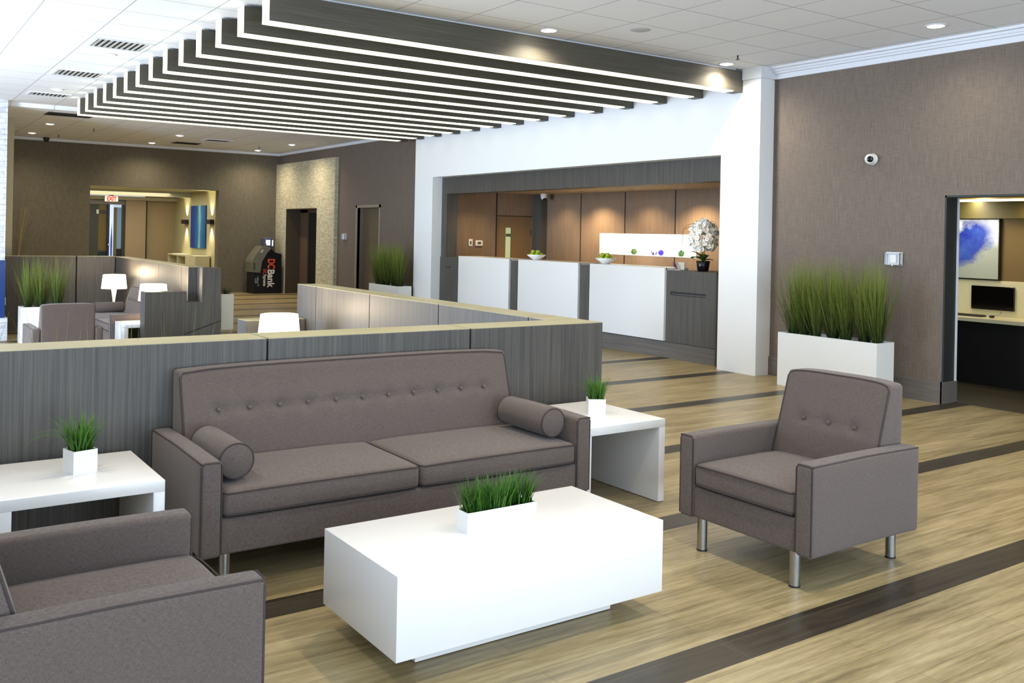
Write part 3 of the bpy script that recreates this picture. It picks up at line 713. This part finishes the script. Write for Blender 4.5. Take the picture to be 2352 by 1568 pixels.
# bowls and apples
BOWL = [(0, .0), (.06, 0), (.07, .012), (.13, .05), (.165, .085), (.158, .085), (.12, .055), (.06, .02), (0, .018)]
APM = plain('green_apple', (158, 182, 48), .35, 0, .5, .12)
apple0 = None
for bi, (x, y, word) in enumerate(((9.30, 12.72, 'left'), (9.30, 10.93, 'right'))):
    o = thing('fruit_bowl', (x, y, 1.232 if bi == 0 else 1.232), 'shallow white bowl of green apples on the reception desk, the %s one' % word, 'bowl', 'white fruit bowls')
    MB().lathe(BOWL, n=36).build('bowl', plain('white_ceramic', (240, 240, 238), .25), o)
    spots = [(.085 * math.cos(a), .085 * math.sin(a), .082) for a in [2 * PI * k / 6 + bi for k in range(6)]] + [(0.035, 0.02, .128), (-.04, .035, .132), (.0, -.045, .13), (0, .01, .075)]
    for k, (ax, ay, az) in enumerate(spots):
        lab = 'green apple in the %s white bowl on the reception desk' % word
        if apple0 is None:
            apple0 = thing('apple', (x + ax, y + ay, 1.232 + az), lab, 'apple', 'green apples in the bowls')
            MB().lathe([(0, -.028), (.018, -.033), (.034, -.018), (.038, .004), (.03, .026), (.012, .032), (0, .024)], n=20).build('fruit', APM, apple0)
            MB().tube([(0, 0, .022), (.003, 0, .042)], .0018, 5).build('stem', plain('apple_stem', (80, 60, 30), .8), apple0); ap = apple0
        else:
            ap = copy_tree(apple0); ap.location = (x + ax, y + ay, 1.232 + az); ap['label'] = lab
        ap['group'] = 'green apples in the %s bowl' % word
# orchid
o = thing('potted_orchid', (9.33, 8.95, 1.20), 'large white orchid in a black pot at the right end of the reception desk', 'orchid')
MB().lathe([(0, 0), (.07, 0), (.095, .14), (.088, .142), (.085, .12), (0, .12)], n=28).build('pot', plain('black_pot', (14, 16, 22), .25), o)
g = MB(); rr = random.Random(12)
for k in range(9):
    az = rr.uniform(0, 2 * PI); L_ = rr.uniform(.14, .24); p = Vector((0, 0, .13)); th = rr.uniform(.3, 1.0); d = Vector((math.cos(az), math.sin(az), 0)); sd = Vector((-d.y, d.x, 0)); vs = []
    for i in range(7):
        w_ = .042 * math.sin(PI * (i + .6) / 7.2); vs += [p - sd * w_ + Vector((0, 0, .008)), p + Vector((0, 0, -.004)), p + sd * w_ + Vector((0, 0, .008))]; p = p + (d * math.sin(th) + Vector((0, 0, math.cos(th)))) * L_ / 6; th += .22
    g.add(vs, [f for i in range(6) for f in ((3 * i, 3 * i + 1, 3 * i + 4, 3 * i + 3), (3 * i + 1, 3 * i + 2, 3 * i + 5, 3 * i + 4))], True)
g.build('leaves', plain('orchid_leaf', (30, 82, 30), .35), o)
g = MB(); fl_ = MB(); cn = MB()
for k in range(9):
    az = 2 * PI * k / 9 + .3; d = Vector((math.cos(az), math.sin(az), 0)); p = Vector((.02 * math.cos(az), .02 * math.sin(az), .12)); th = .02; pth = [p.copy()]
    Rr = (.13, .19, .09)[k % 3]; top = (.60, .56, .64)[k % 3]
    pth += [Vector((.02 * math.cos(az), .02 * math.sin(az), .12 + (top - .12) * i / 6)) for i in range(1, 6)]
    arc = [Vector(d * (.02 + Rr * (1 - math.cos(a))) * 1.0) + Vector((0, 0, top - .08 + .12 * math.sin(a))) for a in [PI * i / 8 for i in range(1, 8)]]
    arc += [arc[-1] + Vector((0, 0, -.05 * i)) for i in range(1, 6)]
    pth += arc; g.tube(pth, .003, 5)
    for c0 in arc[1:9]:
        for rep in range(5):
            po = rr.uniform(0, 2.5); aa = az + rr.uniform(-.4, .4); ra = rr.uniform(.8, 1.02)
            c = Vector((.195 * ra * math.sin(po) * math.cos(aa), .195 * ra * math.sin(po) * math.sin(aa), .46 + .225 * ra * math.cos(po))); n = (d * rr.uniform(.2, 1.2) + Vector((rr.uniform(-.9, .2), rr.uniform(-.9, .2), rr.uniform(-.3, .4)))).normalized()
            u = n.orthogonal().normalized(); v = n.cross(u); a0 = rr.uniform(0, 2)
            for q in range(5):
                a = a0 + 2 * PI * q / 5; e = u * math.cos(a) + v * math.sin(a); s_ = n.cross(e); R0 = .036 if q % 2 else .03; wd = .021 if q % 2 else .014
                fl_.add([c, c + e * R0 * .5 + s_ * wd + n * .004, c + e * R0 + n * .008, c + e * R0 * .5 - s_ * wd + n * .004], [(0, 1, 2, 3)], True)
            cn.ball(tuple(c + n * .006), .006, 5)
g.build('stems', plain('orchid_stem', (120, 110, 46), .6), o); tag(fl_.build('petals', plain('orchid_petal', (254, 252, 248), .5), o), kind='stuff'); tag(cn.build('flower_centres', plain('orchid_centre', (200, 160, 50), .6), o), kind='stuff')
o = thing('pen_tray', (9.25, 9.32, 1.20), 'clear card holder with a purple spray beside the orchid', 'card holder')
m = MB(); m.box(-.05, -.06, 0, .05, .06, .012); m.box(.04, -.06, .012, .05, .06, .11); m.build('holder', plain('cloudy_acrylic', (205, 200, 190), .2), o)
m = MB()
for k in range(16): m.blade((.0, .03, .012), 1.5 + k * .1, .14, .014, .5 + .03 * k, .3, 4)
m.build('spray', plain('purple_spray', (120, 90, 140), .5), o)

# ------------------------------------------------------------------ right wall fittings
def wall_stat(y, z, label):
    o = thing('thermostat', (XR, y, z), label, 'thermostat', 'thermostats in clear covers')
    MB().rbox(-.012, -.095, -.07, 0, .095, .07, .004).build('back_plate', WPLANT, o)
    MB().rbox(-.035, -.04, -.045, -.012, .04, .045, .006).build('unit', WPLANT, o)
    m = MB()
    for a in (-.09, -.065, .065, .09): m.box(-.05, a - .003, -.062, -.045, a + .003, .062)
    m.box(-.05, -.093, .058, -.012, .093, .064); m.box(-.05, -.093, -.064, -.012, .093, -.058); m.box(-.05, -.093, -.064, -.012, -.088, .064); m.box(-.05, .088, -.064, -.012, .093, .064)
    m.build('clear_cover', plain('clear_plastic', (196, 205, 216), .15), o)
    MB().cyl((-.045, 0, -.076), .008, .014, 10).build('lock', CHROME, o)
wall_stat(5.965, 1.469, 'thermostat in a clear guard on the brown wall above the large planter')
wall_stat(19.96, 1.52, 'thermostat in a clear guard on the far dark wall beside the stone surround')

# ------------------------------------------------------------------ stone surround with dark doorway
STN = stone('stacked_stone_cream', (196, 190, 160), (226, 220, 194), (150, 143, 116), .13, .03)
struct('wall_stone_surround', slab(MB(), 'x', XR - .09, XR, 20.375, YF, 0, 3.37, [(21.4, 23.4, 0, 2.19)]), STN)
m = MB(); m.box(XR - .085, 23.38, 0, XR + .3, 23.4, 2.19); m.box(XR - .085, 21.4, 2.17, XR + .3, 23.4, 2.19); m.box(XR - .085, 21.4, 0, XR + .3, 21.42, 2.19); struct('trim_9', m, plain('brown_frame', (70, 60, 46), .5))
m = MB(); m.box(XR + .3, 22.9, 0, XR + .34, 23.4, 2.19); m.box(XR + .3, 21.4, 0, XR + .34, 22.0, 2.19); m.box(XR + .3, 21.4, 2.1, XR + .34, 23.4, 2.19); struct('wall_lift', m, plain('brown_panel', (92, 76, 58), .4))
o = MB().box(XR + .36, 21.4, 0, XR + .4, 23.0, 2.19).build('door_2', plain('dark_door', (30, 27, 25), .25)); tag(o, kind='structure')
MB().box(XR + .34, 22.18, 0, XR + .36, 22.22, 2.19).build('edge_strip', plain('bronze', (120, 104, 72), .3, .6), o)
MB().ball((XR + .32, 22.1, 1.0), .045, 10).build('knob', plain('brass', (190, 160, 80), .25, .9), o)
m = MB(); m.box(XR + .34, 21.4, .3, XR + .358, 22.1, .75); m.box(XR + .34, 21.4, .8, XR + .358, 22.05, 1.1); m.build('lower_rail', plain('brown_rail', (110, 82, 60), .4), o)
# plain door further along
m = MB(); m.box(XR - .02, 18.16, 0, XR + .06, 18.22, 2.23); m.box(XR - .02, 19.30, 0, XR + .06, 19.36, 2.23); m.box(XR - .02, 18.16, 2.17, XR + .06, 19.36, 2.23); struct('trim_10', m, plain('taupe_frame', (140, 132, 114), .5))
o = MB().box(XR + .14, 18.22, 0, XR + .18, 19.3, 2.17).build('door_3', plain('taupe_door', (96, 84, 66), .5)); tag(o, kind='structure'); MB().box(XR + .1, 18.3, 1.0, XR + .14, 18.42, 1.03).build('handle', CHROME, o)

# ------------------------------------------------------------------ cash machine
o = thing('cash_machine', (0, 23.45, 0), 'black and grey bank cash machine by the stone surround', 'cash machine')
cv = lambda px, py: (8.213 + (px - 590) * .01135, max(0, (664.5 - py) * .0112))
c = lambda x, y: cv(570 + x / 9.8, 520 + y / 9.8)
MB().prism([c(215, 1415), c(862, 1415), c(838, 530), c(690, 490), c(600, 405), c(500, 520), c(385, 700), c(365, 940), c(215, 955)], 0, .52, 'y').build('body', plain('machine_black', (14, 16, 22), .35), o)
MB().prism([c(165, 935), c(165, 710), c(185, 655), c(250, 540), c(400, 350), c(520, 350), c(600, 400), c(505, 505), c(390, 700), c(358, 945)], -.012, .532, 'y').build('front_shroud', plain('machine_grey', (112, 112, 100), .4), o)
MB().prism([c(345, 480), c(395, 425), c(428, 425), c(385, 505)], -.016, -.012, 'y').build('screen_glare', plain('pale_screen', (190, 190, 186), .2), o)
MB().prism([c(195, 900), c(240, 870), c(240, 720), c(195, 720)], -.015, -.012, 'y').build('card_slot', plain('dark_slot', (70, 70, 62), .5), o)
MB().rbox(c(480, 0)[0], .1, c(0, 400)[1], c(690, 0)[0], .42, c(0, 160)[1], .03).build('sign_topper', plain('topper_grey', (86, 90, 112), .4), o)
m = MB()
for (x0, y0, x1, y1) in ((510, 215, 600, 245), (510, 255, 600, 290), (520, 300, 600, 330), (510, 215, 530, 290), (580, 215, 600, 330)):
    a, b = c(x0, y1), c(x1, y0); m.box(a[0], .095, a[1], b[0], .1, b[1])
m.build('lit_sign', glow('lit_sign', (220, 225, 255), 2.2), o)
a, b = c(648, 345), c(668, 215); MB().box(a[0], .094, a[1], b[0], .1, b[1]).build('sign_edge', glow('lit_sign', (220, 225, 255), 2.2), o)
def vtext(nm, s, px, py, size, mt, sx=1.0, bold=0):
    x, z = c(px, py); text(nm, s, size, mt, o, Matrix.Translation((x, -.006, z)) @ Matrix.Rotation(PI / 2, 4, 'X') @ Matrix.Rotation(-PI / 2, 4, 'Z'), sx=sx, bold=bold, extrude=.004)
OR = plain('orange_letters', (226, 84, 28), .5); WL = plain('white_letters', (232, 230, 226), .5)
vtext('logo_letters_orange', 'DC', 530, 632, .26, OR, .70, .008); vtext('logo_letters', 'Bank', 530, 872, .25, WL, .92, .007)
vtext('small_letters_orange', 'DC', 428, 868, .115, OR, .68, .002); vtext('small_letters', 'Payments', 428, 985, .115, WL, .68, .002)
m = MB()
for k, (x0, y0, x1, y1) in enumerate(((240, 1070, 295, 1090), (240, 1090, 255, 1180), (285, 1080, 330, 1110), (260, 1120, 320, 1150), (250, 1160, 325, 1185), (300, 1020, 318, 1080), (300, 1210, 335, 1245))):
    a, b = c(x0, y1), c(x1, y0); m.box(a[0], -.005, a[1], b[0], 0, b[1])
m.build('side_emblem', plain('grey_green_print', (120, 142, 128), .5), o)

# ------------------------------------------------------------------ far hallway
HALL = plain('hall_paint', (176, 170, 136), .7); HW = plain('hall_wallpaper', (160, 142, 112), .7)
struct('wall_hall_right', MB().box(7.7, YF + .25, 0, 7.85, 29.2, 3.0), HALL)
struct('wall_hall_end', MB().box(6.9, 29.0, 0, 7.7, 29.2, 3.0), HW)
struct('wall_hall_panel', MB().box(6.28, 28.8, 0, 6.84, 29.0, 2.42), plain('tan_panel', (158, 138, 112), .6))
struct('trim_11', MB().box(6.84, 28.9, 0, 6.9, 29.0, 2.5), plain('dark_brown_post', (48, 34, 18), .6))
m = MB(); m.box(3.4, 28.7, 2.42, 7.7, 29.2, 2.52); m.box(3.4, 27.2, 2.50, 7.7, 27.4, 2.66); struct('trim_12', m, plain('hall_beam', (170, 165, 140), .7))
struct('ceiling_hall', MB().box(3.2, YF + .25, 2.66, 7.85, 29.2, 2.75), plain('hall_ceiling', (200, 194, 150), .8))
struct('wall_hall_left', MB().box(3.2, YF + .25, 0, 3.3, 31, 2.8), HALL)
area('hall_cove', (5.6, 26.6, 2.6), (0, 0, -1), 3, 2.5, 85, (1, .92, .74))
area('hall_cove_up', (5.6, 24.7, 2.45), (0, 0, 1), 3, .2, 8, (1, .9, .6))
# glazed entrance doors at the hall end
o = MB().box(5.25, 28.9, 2.28, 6.28, 29.0, 2.42).build('door_4', plain('grey_header', (130, 126, 124), .5)); tag(o, kind='structure')
FRM = plain('dark_green_frame', (52, 56, 46), .5)
m = MB(); m.box(5.25, 28.9, 0, 5.56, 29.0, 2.28); m.box(5.56, 28.93, 2.02, 5.8, 28.99, 2.1); m.box(5.56, 28.93, .9, 5.8, 28.99, .95); m.build('left_frame', FRM, o)
MB().box(5.56, 28.97, .95, 5.8, 28.98, 2.28).build('olive_pane', plain('olive_glass', (112, 96, 44), .2), o)
MB().box(5.56, 28.96, 0, 5.8, 28.98, .9).build('lower_pane', plain('dark_glass', (26, 34, 34), .15), o)
MB().box(5.8, 28.88, 0, 5.86, 29.0, 2.28).build('post', plain('indigo_post', (30, 26, 66), .4), o)
MB().box(5.86, 28.95, 0, 5.98, 28.98, 2.28).build('bright_pane', glow('day_pane', (190, 208, 240), .75), o)
MB().prism([(5.91, .3), (5.95, .5), (5.955, 1.2), (5.93, 1.75), (5.905, 1.2)], 28.94, 28.95, 'y').build('blue_reflection', plain('blue_glass', (60, 95, 190), .3), o)
MB().box(5.98, 28.9, 0, 6.06, 29.0, 2.2).build('olive_post', plain('olive_post', (104, 92, 56), .5), o)
MB().box(6.06, 28.96, 1.0, 6.2, 28.98, 2.2).build('side_pane', glow('side_pane', (110, 135, 160), .3), o)
MB().box(6.06, 28.96, 0, 6.2, 28.98, 1.0).build('side_lower_pane', BLACK, o)
MB().box(6.2, 28.9, 0, 6.28, 29.0, 2.28).build('right_frame', FRM, o)
MB().box(5.62 - .12, 28.86, 2.0, 5.62 - .06, 28.9, 2.12).build('sensor_box', WPLANT, o); MB().ball((5.84, 28.82, 1.12), .03, 8).build('door_handle', WPLANT, o)
o = thing('exit_sign', (5.575, 27.3, 2.40), 'hanging white sign reading EXIT in red letters in the far hallway', 'exit sign')
MB().rbox(-.165, -.03, -.075, .165, .03, .075, .005).build('sign_box', glow('exit_white', (225, 215, 200), .25), o)
MB().box(-.06, -.02, .075, .06, .02, .11).build('bracket', BLACK, o)
text('letters', 'EXIT', .155, glow('exit_red', (205, 20, 14), .25), o, Matrix.Translation((-.125, -.034, -.052)) @ Matrix.Rotation(PI / 2, 4, 'X'), sx=.78, bold=.006)
# painting, wall lights and console on the hall's right wall
o = thing('painting', (7.695, 26.44, 1.68), 'tall narrow blue abstract painting between two wall lights', 'painting')
MB().box(-.03, -.70, -.59, 0, .70, .59).build('canvas', art('blue_painting', 'streak'), o)
for y, lb in ((27.62, 'small black up-and-down wall light left of the blue painting'), (25.27, 'small black up-and-down wall light right of the blue painting')):
    o = thing('wall_light', (7.695, y, 1.82), lb, 'wall light', 'black up-and-down wall lights')
    MB().rbox(-.11, -.19, -.06, 0, .19, .06, .004).build('housing', BLACK, o); MB().box(-.08, -.06, .055, -.03, .06, .057).build('lens', LENS, o)
    for s in (1, -1):
        l = bpy.data.lights.new('spot', 'SPOT'); l.energy = 60; l.color = (1, .88, .62); l.spot_size = 1.3; l.spot_blend = .6; l.shadow_soft_size = .02
        b = bpy.data.objects.new('spot', l); COL.objects.link(b); b.parent = o; b.location = (-.07, 0, .065 * s); b.rotation_euler = (0, 0 if s < 0 else PI, 0)
o = thing('console_shelf', (7.5, 26.7, 0), 'pale open console cabinet under the blue painting', 'console cabinet')
CW_ = plain('pale_cabinet', (196, 190, 160), .5)
m = MB(); m.box(-.2, -1.4, .86, .19, 1.4, .90); m.box(-.2, 1.36, 0, .19, 1.4, .86); m.box(-.2, -1.4, 0, .19, -1.36, .86); m.box(-.2, .4, 0, .19, .43, .86); m.box(-.2, -.45, 0, .19, -.42, .86); m.box(.17, -1.4, 0, .19, 1.4, .86); m.box(-.2, -1.4, 0, .19, 1.4, .06); m.build('carcass', CW_, o)
MB().box(-.21, -1.38, .06, -.2, -.44, .86).build('cabinet_door', CW_, o)

# ------------------------------------------------------------------ stone chimney breast at far left
STW = stone('stacked_stone_white', (206, 208, 212), (236, 238, 242), (170, 174, 180), .34, .09)
struct('wall_chimney', MB().box(XL, 17.78, 1.045, 1.975, 18.6, ZC), STW)
struct('wall_chimney_base', MB().box(XL, 17.78, SUNK, 2.03, 18.6, .075), STW)
o = MB().box(XL, 17.81, .075, 1.99, 18.55, 1.045).build('fireplace_recess', plain('blue_fireplace_glass', (34, 62, 120), .2)); tag(o, kind='structure')
o = thing('power_outlet', (2.12, 19.298, .25), 'small white outlet plate on the far partition at left', 'power outlet'); MB().rbox(-.05, -.012, -.07, .05, 0, .07, .004).build('plate', WPLANT, o)

# ------------------------------------------------------------------ computer room through the right doorway
CX = 11.3
struct('wall_office', MB().box(CX, 2.4, 0, CX + .1, 7.6, 2.9), plain('office_brown', (112, 92, 52), .7))
struct('wall_office_side', MB().box(XR + .2, 7.5, 0, CX, 7.6, 2.9), plain('office_brown', (112, 92, 52), .7))
struct('wall_office_near', MB().box(XR + .2, 2.4, 0, CX, 2.5, 2.9), plain('office_brown', (112, 92, 52), .7))
struct('ceiling_office', MB().box(XR + .2, 2.4, 2.6, CX + .1, 7.6, 2.9), plain('office_ceiling', (210, 205, 170), .8))
struct('floor_office', MB().box(XR + .21, 2.5, 0, CX, 7.5, .004), wood('office_floor', (46, 42, 30), (70, 62, 44), 'y'))
o = thing('office_counter', (0, 0, 0), 'pale work counter with black front below the monitor in the side room', 'counter')
MB().box(10.72, 2.51, .735, CX - .001, 7.49, .776).build('counter_top', plain('cream_top', (216, 210, 176), .4), o)
MB().box(10.76, 2.51, 0.004, CX - .001, 7.49, .735).build('front', plain('counter_black', (8, 8, 9), .6), o)
MB().box(CX - .025, 2.51, .776, CX - .001, 7.49, 1.205).build('backsplash', plain('cream_splash', (220, 214, 176), .5), o)
o = thing('light_valance', (0, 0, 0), 'olive brown shelf with glowing strip on top, above the painting in the side room', 'wall shelf')
MB().box(CX - .14, 4.0, 1.955, CX - .001, 7.4, 2.16).build('shelf_box', plain('olive_board', (84, 76, 34), .6), o)
MB().box(CX - .10, 4.0, 2.16, CX - .04, 7.4, 2.19).build('light_strip', glow('yellow_strip', (255, 244, 170), 4), o)
o = thing('painting', (CX - .036, 6.48, 1.583), 'square canvas with a deep blue cloud in the side room', 'painting')
MB().box(-.03, -.515, -.36, .0, .515, .36).build('canvas', art('cloud_painting', 'blotch'), o)
MB().box(-.02, -.522, -.37, .034, .522, .37).build('canvas_edge', plain('dark_edge', (20, 14, 18), .5), o)
area('valance_light', (CX - .35, 6.2, 2.1), (.55, 0, -1), 1.8, .05, 14, (1, .93, .78))
area('valance_spot', (CX - .25, 5.4, 2.1), (.5, 0, -1), .2, .05, 6, (1, .75, .35))
o = thing('computer_monitor', (CX - .06, 6.03, .776), 'black flat computer monitor on the counter in the side room', 'monitor')
MB().rbox(-.0, -.262, .075, .03, .262, .36, .005).build('screen', plain('screen_black', (4, 4, 5), .2), o)
MB().box(.03, -.05, .12, .034, .05, .25).build('wall_mount', BLACK, o)
o = thing('keyboard', (CX - .30, 6.22, .776), 'flat dark keyboard in front of the monitor', 'keyboard')
MB().rbox(-.065, -.22, .0, .065, .22, .018, .004).build('body', plain('keyboard_grey', (60, 56, 40), .6), o)
m = MB()
for i in range(5):
    for j in range(15): m.box(-.055 + i * .022, -.21 + j * .028, .018, -.037 + i * .022, -.187 + j * .028, .023)
m.build('keys', plain('key_grey', (44, 42, 32), .6), o)
o = thing('computer_mouse', (CX - .30, 5.90, .776), 'small dark mouse beside the keyboard', 'mouse')
MB().ball((0, 0, .014), .032, 10, .5).build('shell', BLACK, o)
MB().tube([(.02, 0, .02), (.08, -.03, .03), (.17, -.02, .05), (.24, .02, .10), (.262, .06, .14)], .002, 5).build('cable', BLACK, o)
